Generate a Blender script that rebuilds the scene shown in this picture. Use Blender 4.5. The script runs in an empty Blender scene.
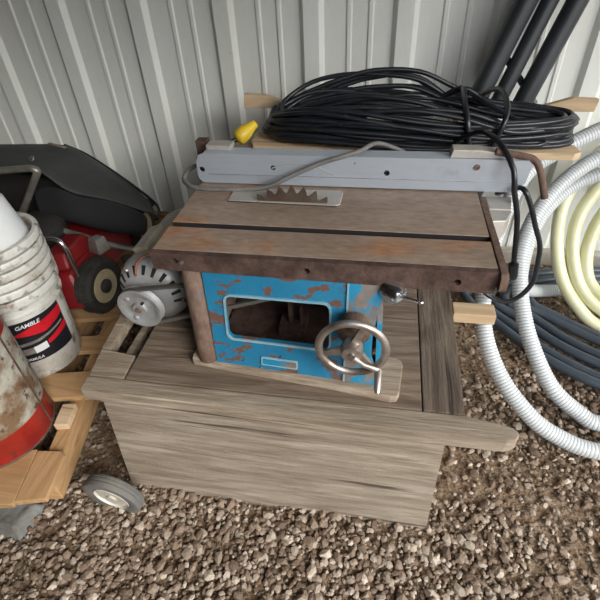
import bpy, bmesh, math, random
import numpy as np
from mathutils import Vector, Matrix, noise
from mathutils.geometry import tessellate_polygon
random.seed(7); np.random.seed(7)
COL = bpy.context.scene.collection
PI = math.pi
ORG = {}

# ------------------------------------------------------------------ materials
def new_mat(name):
    m = bpy.data.materials.new(name); m.use_nodes = True
    nt = m.node_tree; b = nt.nodes['Principled BSDF']
    return m, nt, b

def mix(nt, fac, a, b):
    n = nt.nodes.new('ShaderNodeMix'); n.data_type = 'RGBA'
    for s, v in ((0, fac), (6, a), (7, b)):
        if hasattr(v, 'is_output'): nt.links.new(v, n.inputs[s])
        elif s == 0: n.inputs[0].default_value = v
        else: n.inputs[s].default_value = (*v, 1)
    return n.outputs[2]

def noise_fac(nt, scale, lo, hi, stretch=(1, 1, 1), detail=5, rough=.6, off=0):
    tc = nt.nodes.new('ShaderNodeTexCoord'); mp = nt.nodes.new('ShaderNodeMapping')
    mp.inputs['Scale'].default_value = stretch; mp.inputs['Location'].default_value = (off, off*1.7, -off)
    nt.links.new(tc.outputs['Object'], mp.inputs[0])
    n = nt.nodes.new('ShaderNodeTexNoise'); n.inputs['Scale'].default_value = scale
    n.inputs['Detail'].default_value = detail; n.inputs['Roughness'].default_value = rough
    nt.links.new(mp.outputs[0], n.inputs['Vector'])
    r = nt.nodes.new('ShaderNodeMapRange'); r.inputs[1].default_value = lo; r.inputs[2].default_value = hi
    nt.links.new(n.outputs[0], r.inputs[0])
    return r.outputs[0]

def bump(nt, b, h, dist, strength=1):
    n = nt.nodes.new('ShaderNodeBump'); n.inputs['Distance'].default_value = dist
    n.inputs['Strength'].default_value = strength
    nt.links.new(h, n.inputs['Height']); nt.links.new(n.outputs[0], b.inputs['Normal'])

def material(name, base, second=None, scale=8, lo=.4, hi=.65, stretch=(1, 1, 1), rough=.6, metal=0, bmp=0,
             third=None, tscale=20, tlo=.58, thi=.66, tstretch=(1, 1, 1), fine=.12, spec=.5, trans=0, coat=0):
    m, nt, b = new_mat(name)
    c = base
    f1 = None
    if second:
        f1 = noise_fac(nt, scale, lo, hi, stretch)
        c = mix(nt, f1, base, second)
    if third:
        f2 = noise_fac(nt, tscale, tlo, thi, tstretch, off=3.1)
        c = mix(nt, f2, c, third)
    if fine:
        f3 = noise_fac(nt, 90, .3, .7, stretch, off=8)
        dark = mix(nt, fine, c, (0, 0, 0)) if not isinstance(c, tuple) else tuple(x*(1-fine) for x in c)
        c = mix(nt, f3, dark, c)
        f1 = f1 or f3
    if isinstance(c, tuple): b.inputs['Base Color'].default_value = (*c, 1)
    else: nt.links.new(c, b.inputs['Base Color'])
    b.inputs['Roughness'].default_value = rough; b.inputs['Metallic'].default_value = metal
    b.inputs['Specular IOR Level'].default_value = spec
    if trans: b.inputs['Subsurface Weight'].default_value = trans; b.inputs['Subsurface Scale'].default_value = .01; b.inputs['Subsurface Radius'].default_value = (1, 1, .6)
    if coat: b.inputs['Coat Weight'].default_value = coat
    if bmp and f1: bump(nt, b, f1, bmp)
    return m

def wood(name, a, b_, c_, axis=0, grain=30, rough=.85, bmp=.002, ring=1.0):
    """weathered timber: stretched noise, wavy figure and dark checks along the grain axis"""
    m, nt, b = new_mat(name)
    st = [1, 1, 1]; st[axis] = .07
    f1 = noise_fac(nt, grain, .38, .62, st, detail=8, rough=.75)
    st2 = [1, 1, 1]; st2[axis] = .3
    f2 = noise_fac(nt, 5, .35, .65, st2, off=4)
    tc = nt.nodes.new('ShaderNodeTexCoord'); mp = nt.nodes.new('ShaderNodeMapping')
    s3 = [1, 1, 1]; s3[axis] = .16
    mp.inputs['Scale'].default_value = s3
    w = nt.nodes.new('ShaderNodeTexNoise'); w.inputs['Scale'].default_value = 7; w.inputs['Detail'].default_value = 1.5
    nt.links.new(tc.outputs['Object'], mp.inputs[0]); nt.links.new(mp.outputs[0], w.inputs['Vector'])
    mul = nt.nodes.new('ShaderNodeMath'); mul.operation = 'MULTIPLY'; mul.inputs[1].default_value = 60
    sn = nt.nodes.new('ShaderNodeMath'); sn.operation = 'SINE'
    nt.links.new(w.outputs[0], mul.inputs[0]); nt.links.new(mul.outputs[0], sn.inputs[0])
    r = nt.nodes.new('ShaderNodeMapRange'); r.inputs[1].default_value = .1; r.inputs[2].default_value = 1
    r.inputs[4].default_value = .55*ring
    nt.links.new(sn.outputs[0], r.inputs[0])
    col = mix(nt, f1, a, b_); col = mix(nt, r.outputs[0], col, c_)
    st4 = [1, 1, 1]; st4[axis] = .03
    f4 = noise_fac(nt, 45, .62, .7, st4, off=11)
    col = mix(nt, f4, col, tuple(x*.35 for x in a))
    col2 = mix(nt, .35, col, tuple(x*.5 for x in a)); col = mix(nt, f2, col2, col)
    nt.links.new(col, b.inputs['Base Color']); b.inputs['Roughness'].default_value = rough
    b.inputs['Specular IOR Level'].default_value = .25
    bump(nt, b, f1, bmp)
    return m

M = {}
M['siding'] = material('painted_siding', (.78, .79, .75), (.71, .715, .66), 3, .35, .7, (1, 1, .3), rough=.42, fine=.04, third=(.40, .38, .30), tscale=30, tlo=.70, thi=.80)
M['ply'] = wood('weathered_plywood', (.24, .185, .135), (.44, .37, .295), (.20, .15, .10), 0, 55, ring=.5)
M['plytop'] = wood('weathered_plywood_top', (.15, .105, .075), (.30, .23, .17), (.11, .075, .05), 0, 50)
M['plank_dark'] = wood('dark_weathered_plank', (.09, .068, .052), (.24, .185, .14), (.07, .048, .035), 1, 50)
M['rail'] = wood('grey_rail_wood', (.24, .185, .13), (.47, .39, .30), (.17, .12, .08), 0, 50, ring=.5)
M['plankpale'] = wood('pale_weathered_plank', (.28, .21, .15), (.52, .43, .33), (.24, .16, .10), 0, 50, ring=.6)
M['fresh'] = wood('fresh_pine', (.50, .35, .21), (.70, .54, .36), (.45, .28, .15), 0, 14, ring=.5, bmp=.0006)
M['palletx'] = wood('pallet_pine', (.40, .23, .105), (.60, .38, .19), (.32, .17, .07), 0, 14, ring=.7, bmp=.001)
M['pallety'] = wood('pallet_pine_side', (.40, .23, .105), (.60, .38, .19), (.32, .17, .07), 1, 14, ring=.7, bmp=.001)
M['rust_top'] = material('rusty_table_surface', (.30, .21, .148), (.44, .335, .26), 7, .35, .65, (.4, 1, 1), rough=.55, metal=.25, bmp=.0006,
                         third=(.50, .20, .07), tscale=3.0, tlo=.55, thi=.72, tstretch=(1, 1.5, 1), fine=.34)
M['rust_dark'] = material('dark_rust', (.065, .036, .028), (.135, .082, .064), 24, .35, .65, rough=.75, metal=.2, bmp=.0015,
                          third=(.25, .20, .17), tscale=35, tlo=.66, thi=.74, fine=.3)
M['rust_col'] = material('rusty_column', (.12, .065, .045), (.22, .15, .11), 22, .35, .65, (1, 1, .6), rough=.8, metal=.1, bmp=.0015,
                         third=(.03, .19, .33), tscale=9, tlo=.66, thi=.70, fine=.3)
M['blue'] = material('chipped_blue_paint', (.012, .155, .29), (.018, .20, .35), 6, .35, .65, rough=.5, bmp=.0004,
                     third=(.14, .075, .055), tscale=30, tlo=.545, thi=.575, tstretch=(.7, 1, 1.2), fine=.12)
M['blue_worn'] = material('worn_blue_paint', (.30, .27, .25), (.20, .15, .12), 12, .35, .65, rough=.5, metal=.3,
                          third=(.02, .27, .46), tscale=14, tlo=.47, thi=.53, tstretch=(1, 1, .8), fine=.12)
M['rim'] = material('window_rim', (.16, .36, .47), (.30, .40, .42), 25, rough=.5)
M['alu'] = material('brushed_aluminium', (.50, .56, .64), (.60, .65, .71), 5, .3, .7, (.15, 1, 1), rough=.42, metal=.55, fine=.06,
                    third=(.30, .31, .33), tscale=7, tlo=.60, thi=.8)
M['insert'] = material('insert_plate', (.45, .42, .38), (.55, .52, .47), 10, rough=.5, metal=.4)
M['blade'] = material('saw_blade_steel', (.15, .115, .09), (.09, .06, .045), 10, .4, .6, rough=.5, metal=.4, fine=.15)
M['steel'] = material('worn_steel', (.50, .47, .44), (.30, .25, .21), 20, .45, .65, rough=.35, metal=.9, bmp=.0003)
M['hw'] = material('tarnished_wheel', (.55, .50, .46), (.27, .21, .17), 16, .4, .65, rough=.38, metal=.85, bmp=.0004)
M['chrome'] = material('chrome', (.75, .76, .78), rough=.18, metal=1, fine=0)
M['motor'] = material('dusty_grey_motor', (.45, .41, .33), (.32, .28, .21), 10, .4, .7, rough=.6, metal=.1,
                      third=(.22, .11, .06), tscale=13, tlo=.66, thi=.76)
M['motor_bell'] = material('grey_motor_bell', (.42, .43, .43), (.30, .29, .27), 12, .4, .7, rough=.5, metal=.3)
M['pulley'] = material('cast_pulley', (.44, .45, .45), (.30, .30, .29), 14, .4, .7, rough=.42, metal=.4)
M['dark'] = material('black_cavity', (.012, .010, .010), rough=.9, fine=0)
M['belt'] = material('rubber_belt', (.10, .09, .075), (.06, .055, .05), 20, rough=.8)
M['wire'] = material('red_brown_wire', (.28, .10, .06), rough=.6, fine=0)
M['cord'] = material('black_rubber_cord', (.011, .012, .015), (.020, .022, .027), 9, rough=.33, fine=.1, third=(.10, .10, .10), tscale=26, tlo=.70, thi=.78)
M['greycord'] = material('grey_cord', (.19, .18, .17), (.13, .12, .11), 20, rough=.6)
M['yellow'] = material('yellow_plastic', (.72, .50, .03), (.55, .36, .03), 30, rough=.4, fine=0)
M['yhose'] = material('cream_tubing', (.68, .66, .38), (.76, .75, .54), 4, .35, .65, rough=.28, trans=.35, fine=0)
M['hosew'] = material('white_corrugated', (.58, .60, .60), (.50, .52, .52), 5, rough=.4, fine=0, third=(.5,.45,.36), tscale=8, tlo=.62, thi=.8)
M['hoseg'] = material('hose_groove', (.26, .28, .30), rough=.6, fine=0)
M['pe'] = material('blue_black_pipe', (.048, .062, .080), (.075, .09, .11), 6, rough=.38, fine=.05)
M['blkpipe'] = material('black_pipe', (.028, .032, .038), (.045, .048, .055), 6, rough=.42, fine=.05)
M['bucket'] = material('dirty_white_plastic', (.60, .59, .55), (.44, .41, .35), 11, .45, .68, rough=.45,
                       third=(.16, .12, .08), tscale=26, tlo=.54, thi=.68)
M['tub'] = material('smooth_white_plastic', (.66, .68, .68), (.60, .60, .56), 4, rough=.35, fine=.03, third=(.62, .50, .25), tscale=6, tlo=.70, thi=.72)
M['lab_black'] = material('label_black', (.012, .012, .016), rough=.35, fine=0)
M['lab_red'] = material('label_red', (.50, .012, .02), (.38, .01, .016), 20, rough=.35, fine=0)
M['lab_grey'] = material('label_grey', (.22, .19, .17), (.13, .11, .10), 30, rough=.4)
M['lab_white'] = material('label_white', (.62, .62, .62), rough=.4, fine=0)
M['lab_yellow'] = material('label_yellow', (.70, .55, .10), (.7, .25, .03), 20, rough=.4, fine=0)
M['redpail'] = material('red_enamel', (.40, .022, .012), (.24, .016, .012), 9, .4, .65, rough=.45, bmp=.0005, third=(.08, .03, .02), tscale=25, tlo=.62, thi=.7)
M['scuffed'] = material('scuffed_paper', (.40, .38, .32), (.17, .10, .05), 13, .40, .56, rough=.8, bmp=.0006, third=(.10, .05, .025), tscale=30, tlo=.55, thi=.62)
M['tire'] = material('tyre_rubber', (.018, .016, .014), (.035, .031, .026), 20, rough=.85, bmp=.001)
M['tire_grey'] = material('grey_rubber', (.12, .12, .115), (.17, .155, .13), 20, rough=.8, bmp=.0006)
M['cream'] = material('cream_hub', (.42, .35, .22), (.32, .25, .15), 14, rough=.6)
M['hubw'] = material('white_hub', (.62, .59, .52), (.42, .36, .28), 14, rough=.5)
M['mred'] = material('mower_red', (.22, .010, .012), (.12, .008, .010), 8, rough=.35)
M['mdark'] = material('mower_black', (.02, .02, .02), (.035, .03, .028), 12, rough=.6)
M['fabric'] = material('grey_black_fabric', (.032, .033, .035), (.062, .061, .058), 5, .35, .7, rough=.8, bmp=.001, fine=.25)
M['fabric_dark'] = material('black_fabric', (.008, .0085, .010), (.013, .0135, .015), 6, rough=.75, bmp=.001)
M['tube'] = material('scuffed_tube', (.34, .33, .30), (.22, .20, .17), 18, rough=.4, metal=.6)
M['concrete'] = material('pale_sill', (.50, .49, .44), (.36, .33, .28), 8, .4, .6, rough=.8)
M['board_dark'] = wood('dark_skirt_board', (.22, .14, .05), (.36, .24, .09), (.18, .10, .04), 0, 18)
M['blocker'] = material('blocker_sheet', (.10, .10, .095), rough=.5)  # dark, so the added light blockers bounce little light

def ground_mat():
    m, nt, b = new_mat('brown_soil')
    f = noise_fac(nt, 3.2, .42, .6); c = mix(nt, f, (.14, .085, .048), (.26, .175, .11))
    f2 = noise_fac(nt, 60, .4, .62, off=2); c = mix(nt, f2, c, (.33, .25, .175))
    f3 = noise_fac(nt, 140, .5, .7, off=5); c = mix(nt, f3, c, (.09, .055, .034))
    nt.links.new(c, b.inputs['Base Color']); b.inputs['Roughness'].default_value = .95
    b.inputs['Specular IOR Level'].default_value = .15
    bump(nt, b, f2, .006)
    return m
M['soil'] = ground_mat()
def stone_mat():
    m, nt, b = new_mat('gravel_stone')
    g = nt.nodes.new('ShaderNodeNewGeometry')
    cr = nt.nodes.new('ShaderNodeValToRGB')
    e = cr.color_ramp.elements
    e[0].position = 0; e[0].color = (.11, .072, .048, 1); e[1].position = 1; e[1].color = (.56, .47, .38, 1)
    for p, c in ((.3, (.21, .145, .10)), (.6, (.275, .205, .15)), (.82, (.37, .30, .235))):
        x = e.new(p); x.color = (*c, 1)
    nt.links.new(g.outputs['Random Per Island'], cr.inputs[0])
    f = noise_fac(nt, 120, .35, .7); c = mix(nt, f, (.13, .105, .085), cr.outputs[0])
    c = mix(nt, .75, c, cr.outputs[0])
    nt.links.new(c, b.inputs['Base Color']); b.inputs['Roughness'].default_value = .85
    b.inputs['Specular IOR Level'].default_value = .25
    return m
M['stone'] = stone_mat()

# ------------------------------------------------------------------ object helpers
def tag(o, label=None, cat=None, group=None, kind=None):
    if label: o['label'] = label
    if cat: o['category'] = cat
    if group: o['group'] = group
    if kind: o['kind'] = kind
    return o

def thing(name, loc, label, cat, group=None):
    o = bpy.data.objects.new(name, None); o.empty_display_size = .05
    COL.objects.link(o); o.location = loc; ORG[o] = Vector(loc)
    return tag(o, label, cat, group)

def obj(name, geo, mats, parent=None, smooth=False, loc=None, bevel=0, seg=2):
    """geo = (verts, faces[, material indices]) in world coordinates; the object's origin is its thing's base"""
    verts, faces = geo[0], geo[1]
    root = ORG[parent] if parent is not None else Vector(loc if loc else (0, 0, 0))
    me = bpy.data.meshes.new(name)
    me.from_pydata([(v[0]-root.x, v[1]-root.y, v[2]-root.z) for v in verts], [], [tuple(f) for f in faces])
    if not isinstance(mats, (list, tuple)): mats = [mats]
    for m in mats: me.materials.append(m)
    if len(geo) > 2:
        for p, i in zip(me.polygons, geo[2]): p.material_index = i
    bm = bmesh.new(); bm.from_mesh(me)
    bmesh.ops.recalc_face_normals(bm, faces=bm.faces)
    if bevel:
        ed = [e for e in bm.edges if len(e.link_faces) == 2 and e.calc_face_angle(0) > .6]
        bmesh.ops.bevel(bm, geom=ed, offset=bevel, segments=seg, profile=.6, affect='EDGES', clamp_overlap=True)
    bm.to_mesh(me); bm.free()
    if smooth:
        for p in me.polygons: p.use_smooth = True
        if smooth == 'auto':
            try: me.set_sharp_from_angle(angle=.7)
            except Exception: pass
    o = bpy.data.objects.new(name, me); COL.objects.link(o)
    if parent is not None:
        o.parent = parent; ORG[o] = root
        if parent.type == 'MESH' or True: pass
    else:
        o.location = root; ORG[o] = root
    return o

def join(*geos):
    V, F, I = [], [], []
    for g in geos:
        n = len(V); V += [tuple(v) for v in g[0]]; F += [[i+n for i in f] for f in g[1]]
        I += list(g[2]) if len(g) > 2 else [0]*len(g[1])
    return V, F, I

def setmi(g, i): return g[0], g[1], [i]*len(g[1])

def box(x0, x1, y0, y1, z0, z1):
    V = [(x, y, z) for z in (z0, z1) for y in (y0, y1) for x in (x0, x1)]
    return V, [(0, 1, 3, 2), (4, 6, 7, 5), (0, 4, 5, 1), (2, 3, 7, 6), (0, 2, 6, 4), (1, 5, 7, 3)]

def xf(g, mtx):
    return ([tuple(mtx @ Vector(v)) for v in g[0]],) + tuple(g[1:])

def hexa(bottom, top):
    V = list(bottom)+list(top)
    return V, [(3, 2, 1, 0), (4, 5, 6, 7)] + [(i, (i+1) % 4, (i+1) % 4+4, i+4) for i in range(4)]

def prism(poly, z0, z1, holes=()):
    """poly in local XY extruded from z0 to z1, real holes"""
    loops = [list(poly)] + [list(h) for h in holes]
    flat = [p for l in loops for p in l]; n = len(flat)
    tris = tessellate_polygon([[Vector((p[0], p[1], 0)) for p in l] for l in loops])
    V = [(p[0], p[1], z0) for p in flat] + [(p[0], p[1], z1) for p in flat]
    if holes:
        F = [tuple(t) for t in tris] + [tuple(i+n for i in reversed(t)) for t in tris]
    else:
        F = [tuple(range(n)), tuple(range(2*n-1, n-1, -1))]
    k = 0
    for l in loops:
        m = len(l)
        for i in range(m):
            a, b = k+i, k+(i+1) % m; F.append((a, b, b+n, a+n))
        k += m
    return V, F

def rrect(x0, x1, y0, y1, r, n=5):
    P = []
    for cx, cy, a0 in ((x1-r, y1-r, 0), (x0+r, y1-r, 90), (x0+r, y0+r, 180), (x1-r, y0+r, 270)):
        for i in range(n+1):
            a = math.radians(a0+90*i/n); P.append((cx+r*math.cos(a), cy+r*math.sin(a)))
    return P
def circ(cx, cy, r, n=16): return [(cx+r*math.cos(2*PI*i/n), cy+r*math.sin(2*PI*i/n)) for i in range(n)]

# local XY plane -> world XZ plane (local z -> -y) : front-facing plates
def front(y, tilt=0): return Matrix.Translation((0, y, 0)) @ Matrix(((1, 0, 0, 0), (0, 0, -1, 0), (0, 1, 0, 0), (0, 0, 0, 1)))

def frame_to(axis):
    return Vector(axis).normalized().to_track_quat('Z', 'Y').to_matrix().to_4x4()

def lathe(profile, center=(0, 0, 0), axis=(0, 0, 1), n=40, mi=None, close=False):
    """profile: list of (r, h)"""
    mtx = Matrix.Translation(center) @ frame_to(axis)
    V, F, I = [], [], []
    for r, h in profile:
        for i in range(n):
            a = 2*PI*i/n; V.append(tuple(mtx @ Vector((r*math.cos(a), r*math.sin(a), h))))
    m = len(profile)
    rng = range(m if close else m-1)
    for j in rng:
        for i in range(n):
            k = (j+1) % m
            F.append((j*n+i, j*n+(i+1) % n, k*n+(i+1) % n, k*n+i)); I.append(mi[j] if mi else 0)
    if not close:
        if profile[0][0] > 1e-5: F.append(tuple(range(n-1, -1, -1))); I.append(mi[0] if mi else 0)
        if profile[-1][0] > 1e-5: F.append(tuple(range((m-1)*n, m*n))); I.append(mi[-1] if mi else 0)
    return V, F, I

def cyl(a, b, r, n=20, r2=None):
    a, b = Vector(a), Vector(b); d = b-a
    return lathe([(r, 0), (r if r2 is None else r2, d.length)], a, d, n)

def catmull(pts, step):
    P = [Vector(p) for p in pts]
    P = [2*P[0]-P[1]] + P + [2*P[-1]-P[-2]]
    out = []
    for i in range(1, len(P)-2):
        L = (P[i+1]-P[i]).length; k = max(1, int(L/step))
        for j in range(k):
            t = j/k
            out.append(.5*((2*P[i])+(-P[i-1]+P[i+1])*t+(2*P[i-1]-5*P[i]+4*P[i+1]-P[i+2])*t*t+(-P[i-1]+3*P[i]-3*P[i+1]+P[i+2])*t**3))
    out.append(P[-2]); return out

def sweep(pts, r, n=8, mi=None, caps=True):
    """tube along points; r number or list; mi: per-segment material index function"""
    P = [Vector(p) for p in pts]; N = len(P)
    R = r if isinstance(r, list) else [r]*N
    V, F, I = [], [], []
    t0 = (P[1]-P[0]).normalized(); u = t0.orthogonal().normalized()
    for k in range(N):
        t = (P[min(k+1, N-1)]-P[max(k-1, 0)])
        t = t.normalized() if t.length > 1e-9 else t0
        u = (u-t*u.dot(t)).normalized(); v = t.cross(u)
        for i in range(n):
            a = 2*PI*i/n; V.append(tuple(P[k]+(u*math.cos(a)+v*math.sin(a))*R[k]))
    for k in range(N-1):
        for i in range(n):
            F.append((k*n+i, k*n+(i+1) % n, (k+1)*n+(i+1) % n, (k+1)*n+i)); I.append(mi(k) if mi else 0)
    if caps:
        F.append(tuple(range(n-1, -1, -1))); I.append(0); F.append(tuple(range((N-1)*n, N*n))); I.append(0)
    return V, F, I

# ------------------------------------------------------------------ setting
def ground():
    n = 120; X = np.linspace(-2.6, 3.0, n); Y = np.linspace(-1.2, 1.92, 90)
    V = [(x, y, -.012+.010*noise.noise(Vector((x*3, y*3, 0)))+.004*noise.noise(Vector((x*14, y*14, 2)))) for y in Y for x in X]
    F = [(j*n+i, j*n+i+1, (j+1)*n+i+1, (j+1)*n+i) for j in range(len(Y)-1) for i in range(n-1)]
    o = obj('floor', (V, F), M['soil'], smooth=True); tag(o, 'brown soil floor under the gravel', kind='structure')
ground()

def gravel():
    ico = bmesh.new(); bmesh.ops.create_icosphere(ico, subdivisions=1, radius=1)
    base = np.array([v.co[:] for v in ico.verts]); fac = np.array([[v.index for v in f.verts] for f in ico.faces]); ico.free()
    V, F = [], []; k = 0
    rs = np.random.RandomState(3)
    tries = 0
    def density(x, y):
        d = .72+1.0*noise.noise(Vector((x*2.1+5, y*2.1, 0)))
        if x > .38: d -= .18*min(1, (x-.38)/.25)
        if x < -.60 and y > .60: d -= .42
        if y > 1.15: d -= .3
        if -.70 < x < .40 and y < .68: d += .3
        return max(.14, min(1, d))
    count = 0
    while count < 21000:
        x = rs.uniform(-1.15, 1.25); y = rs.uniform(.12, 1.85)
        if rs.rand() > density(x, y): continue
        if -.64 < x < .16 and .64 < y < 1.12: continue
        s = rs.choice([.0045, .0065, .009, .0125], p=[.38, .34, .2, .08])*rs.uniform(.8, 1.25)
        if y > 1.2 and rs.rand() < .4: continue
        P = base*rs.uniform(.72, 1.2, (12, 1))*np.array([rs.uniform(.8, 1.4), rs.uniform(.7, 1.1), rs.uniform(.4, .75)])*s
        a, b = rs.uniform(0, 6.28), rs.uniform(-.5, .5)
        c, d = math.cos(a), math.sin(a); R = np.array([[c, -d, 0], [d, c, 0], [0, 0, 1]]) @ np.array([[1, 0, 0], [0, math.cos(b), -math.sin(b)], [0, math.sin(b), math.cos(b)]])
        P = P @ R.T
        z = -.010+.010*noise.noise(Vector((x*3, y*3, 0)))+s*rs.uniform(.2, .75)
        V.append(P+np.array([x, y, z])); F.append(fac+k); k += 12; count += 1
    V = np.concatenate(V); F = np.concatenate(F)
    me = bpy.data.meshes.new('gravel'); me.from_pydata(V.tolist(), [], F.tolist()); me.materials.append(M['stone'])
    o = bpy.data.objects.new('gravel', me); COL.objects.link(o)
    tag(o, 'loose brown and grey gravel stones scattered over the ground', 'gravel', kind='stuff')
gravel()

def siding():
    p = .333; V, F = [], []
    prof = []
    x = -3.0
    base = -1.238+p*math.floor((-3.0+1.238)/p)
    xs = []
    for k in range(19):
        e = base+k*p          # right foot of the major rib
        for dx, d in ((-.095, 0), (-.078, .020), (-.022, .020), (-.004, 0), (.075, 0), (.080, .0055), (.092, .0055), (.097, 0), (.152, 0), (.157, .0055), (.169, .0055), (.174, 0)):
            xs.append((e+dx, 1.925-d))
    n = len(xs)
    for z in (0.02, 2.6): V += [(a, b, z) for a, b in xs]
    F = [(i, i+1, n+i+1, n+i) for i in range(n-1)]
    g = (V, F)
    o = obj('wall_back', g, M['siding']); tag(o, 'off-white ribbed metal siding wall behind everything', kind='structure')
siding()
o = obj('blocker_left', box(-2.27, -2.20, -.80, 1.95, 0, 2.5), M['blocker']); tag(o, 'unseen side wall out of frame, added to darken the left', kind='structure')  # unseen, added to cut daylight coming from the left
o = obj('blocker_front', box(-2.27, .15, -.87, -.80, 0, 2.5), M['blocker']); tag(o, 'unseen wall behind the viewer, added to darken the left', kind='structure')  # unseen, put behind the camera to dim the left side
o = obj('blocker_top', box(-2.27, 3.2, -.9, 2.0, 2.5, 2.56), M['blocker']); tag(o, 'unseen roof above the frame', kind='structure')  # unseen, added overhead to shade the scene from the sky
o = obj('trim_1', box(-2.5, -.55, 1.86, 1.90, .075, .155), M['board_dark'], bevel=.002); tag(o, 'yellowed timber skirt along the wall foot', kind='structure')
o = obj('trim_2', box(.45, 3.0, 1.855, 1.90, -.01, .055), M['concrete'], bevel=.006); tag(o, 'pale sill at the wall foot', kind='structure')

# ------------------------------------------------------------------ wooden crate the saw stands on
cr = thing('wooden_crate', (-.24, .86, 0), 'large weathered grey plywood box with side rails, carrying the blue table saw', 'crate')
obj('front_panel', hexa([(-.645, .605, -.012), (.178, .597, -.012), (.178, .615, -.012), (-.645, .623, -.012)],
                        [(-.655, .656, .335), (.182, .642, .335), (.182, .660, .335), (-.655, .674, .335)]), M['ply'], cr, bevel=.001)
obj('side_panel', box(-.655, -.637, .676, 1.13, -.012, .335), M['ply'], cr, bevel=.001)
obj('side_panel', box(.164, .182, .662, 1.13, -.012, .335), M['ply'], cr, bevel=.001)
obj('back_panel', box(-.636, .163, 1.112, 1.13, -.012, .335), M['ply'], cr)
obj('plywood_top', prism([(-.598, .691), (.128, .689), (.128, 1.14), (-.608, 1.14)], .337, .360), M['plytop'], cr, bevel=.002)
obj('top_plank', prism([(.131, .689), (.222, .688), (.226, 1.15), (.131, 1.15)], .332, .361), M['plank_dark'], cr, bevel=.003)
# front rail with a rounded grip end on the right
R = [(-.699, .647), (.12, .631), (.30, .631), (.320, .637), (.330, .648), (.330, .658), (.320, .668), (.30, .673), (.226, .686), (-.699, .689)]
obj('front_rail', prism(R, .318, .3595), M['rail'], cr, bevel=.004)
obj('corner_board', prism([(-.699, .692), (-.603, .692), (-.609, .772), (-.712, .785)], .330, .3585), M['rail'], cr, bevel=.003)
obj('side_rail', prism([(-.714, .788), (-.690, .788), (-.706, 1.18), (-.750, 1.18)], .322, .358), M['rail'], cr, bevel=.003)
obj('rear_rail', box(.229, .345, 1.048, 1.100, .318, .352), M['fresh'], cr, bevel=.003)

# ------------------------------------------------------------------ plank under the saw
P = [(-.443, .772), (-.440, .758), (-.30, .742), (-.1, .722), (.055, .700), (.070, .703), (.076, .718), (.084, .800), (.080, .815), (.066, .822), (-.2, .845), (-.43, .856)]
o = obj('base_plank', prism(P, .3602, .384), M['plankpale'], loc=(-.18, .77, .36), bevel=.003)
tag(o, 'pale weathered plank with rounded corners lying under the blue saw base', 'plank')

# ------------------------------------------------------------------ table saw
saw = thing('table_saw', (-.18, 1.0, .384), 'old belt-driven table saw with rusty iron table and chipped blue base', 'table saw')
T = .67
prof = [(.818, .640), (.818, .67), (.920, .67), (.920, .650), (.9415, .650), (.9415, .67), (1.262, .67), (1.262, .6585), (1.281, .6585), (1.281, .67), (1.50, .67), (1.50, .640)]
mt = Matrix(((0, 0, 1, 0), (1, 0, 0, 0), (0, 1, 0, 0), (0, 0, 0, 1)))   # local (a,b,c) -> (c,a,b)
tt = obj('table_top', xf(prism(prof, -.500, .246), mt), M['rust_top'], saw, bevel=.0012, seg=1)
holes = [(-.445, .651), (-.145, .645), (.170, .640), (.125, .652)]
fe = obj('front_edge', xf(prism([(-.5005, .6255), (.2465, .6155), (.2465, .6695), (-.5005, .6695)], -.016, 0, [circ(x, z, .0075) for x, z in holes[:3]]), front(.803)), M['rust_dark'], saw)
obj('slot_shade', join(box(-.4995, .2455, .9205, .9410, .6502, .6512), box(-.4995, .2455, .9400, .9414, .6513, .6688)), M['dark'], tt)  # black strips put the table slot's shade into its colour
for x, z in holes[:3]: obj('bolt_hole', cyl((x, .8165, z), (x, .8155, z), .008), M['dark'], fe)
obj('bolt', lathe([(.006, 0), (.006, .004), (.001, .006)], (-.428, .8025, .650), (0, -1, 0), 8), M['steel'], fe)
obj('side_rail', xf(prism([(.790, .632), (.785, .640), (.789, .666), (.797, .672), (.93, .672), (1.14, .668), (1.14, .640), (.84, .632)], .2475, .263), mt), M['rust_col'], saw, bevel=.002)
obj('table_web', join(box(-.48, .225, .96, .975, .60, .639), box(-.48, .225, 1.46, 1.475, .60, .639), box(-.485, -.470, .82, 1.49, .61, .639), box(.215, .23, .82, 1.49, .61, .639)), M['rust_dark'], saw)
# throat plate and blade
tp = [(-.391, 1.058), (-.107, 1.052), (-.098, 1.060), (-.096, 1.125), (-.104, 1.134), (-.391, 1.129)]
slot = [(-.345, 1.0835), (-.100, 1.0835), (-.100, 1.0955), (-.345, 1.0955)]
pl = obj('throat_plate', prism(tp, .6702, .6735), M['insert'], saw, bevel=.0008, seg=1)
obj('slot', prism([(-.3925, 1.0545), (-.105, 1.0485), (-.105, 1.0515), (-.3925, 1.0575)], .6701, .6709), M['dark'], pl)
def blade():
    R, n = .164, 32; cx, cz = -.222, .5545; P = []
    for i in range(n):
        a = -2*PI*i/n
        for da, r in ((0, R), (-.012, R-.001), (-.055, R-.010), (-.085, R-.020), (-.115, R-.021), (-.145, R-.014)):
            P.append((cx+r*math.cos(a+da), cz+r*math.sin(a+da)))
    return xf(prism(P, -.0013, .0013), front(1.061))
obj('blade', blade(), M['blade'], saw)
obj('arbor', cyl((-.222, 1.10, .5545), (-.222, .872, .5545), .012), M['steel'], saw)
obj('blade_nut', lathe([(.03, 0), (.03, .006), (.016, .007), (.016, .02)], (-.222, 1.058, .5545), (0, -1, 0), 24), M['steel'], saw)

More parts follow.
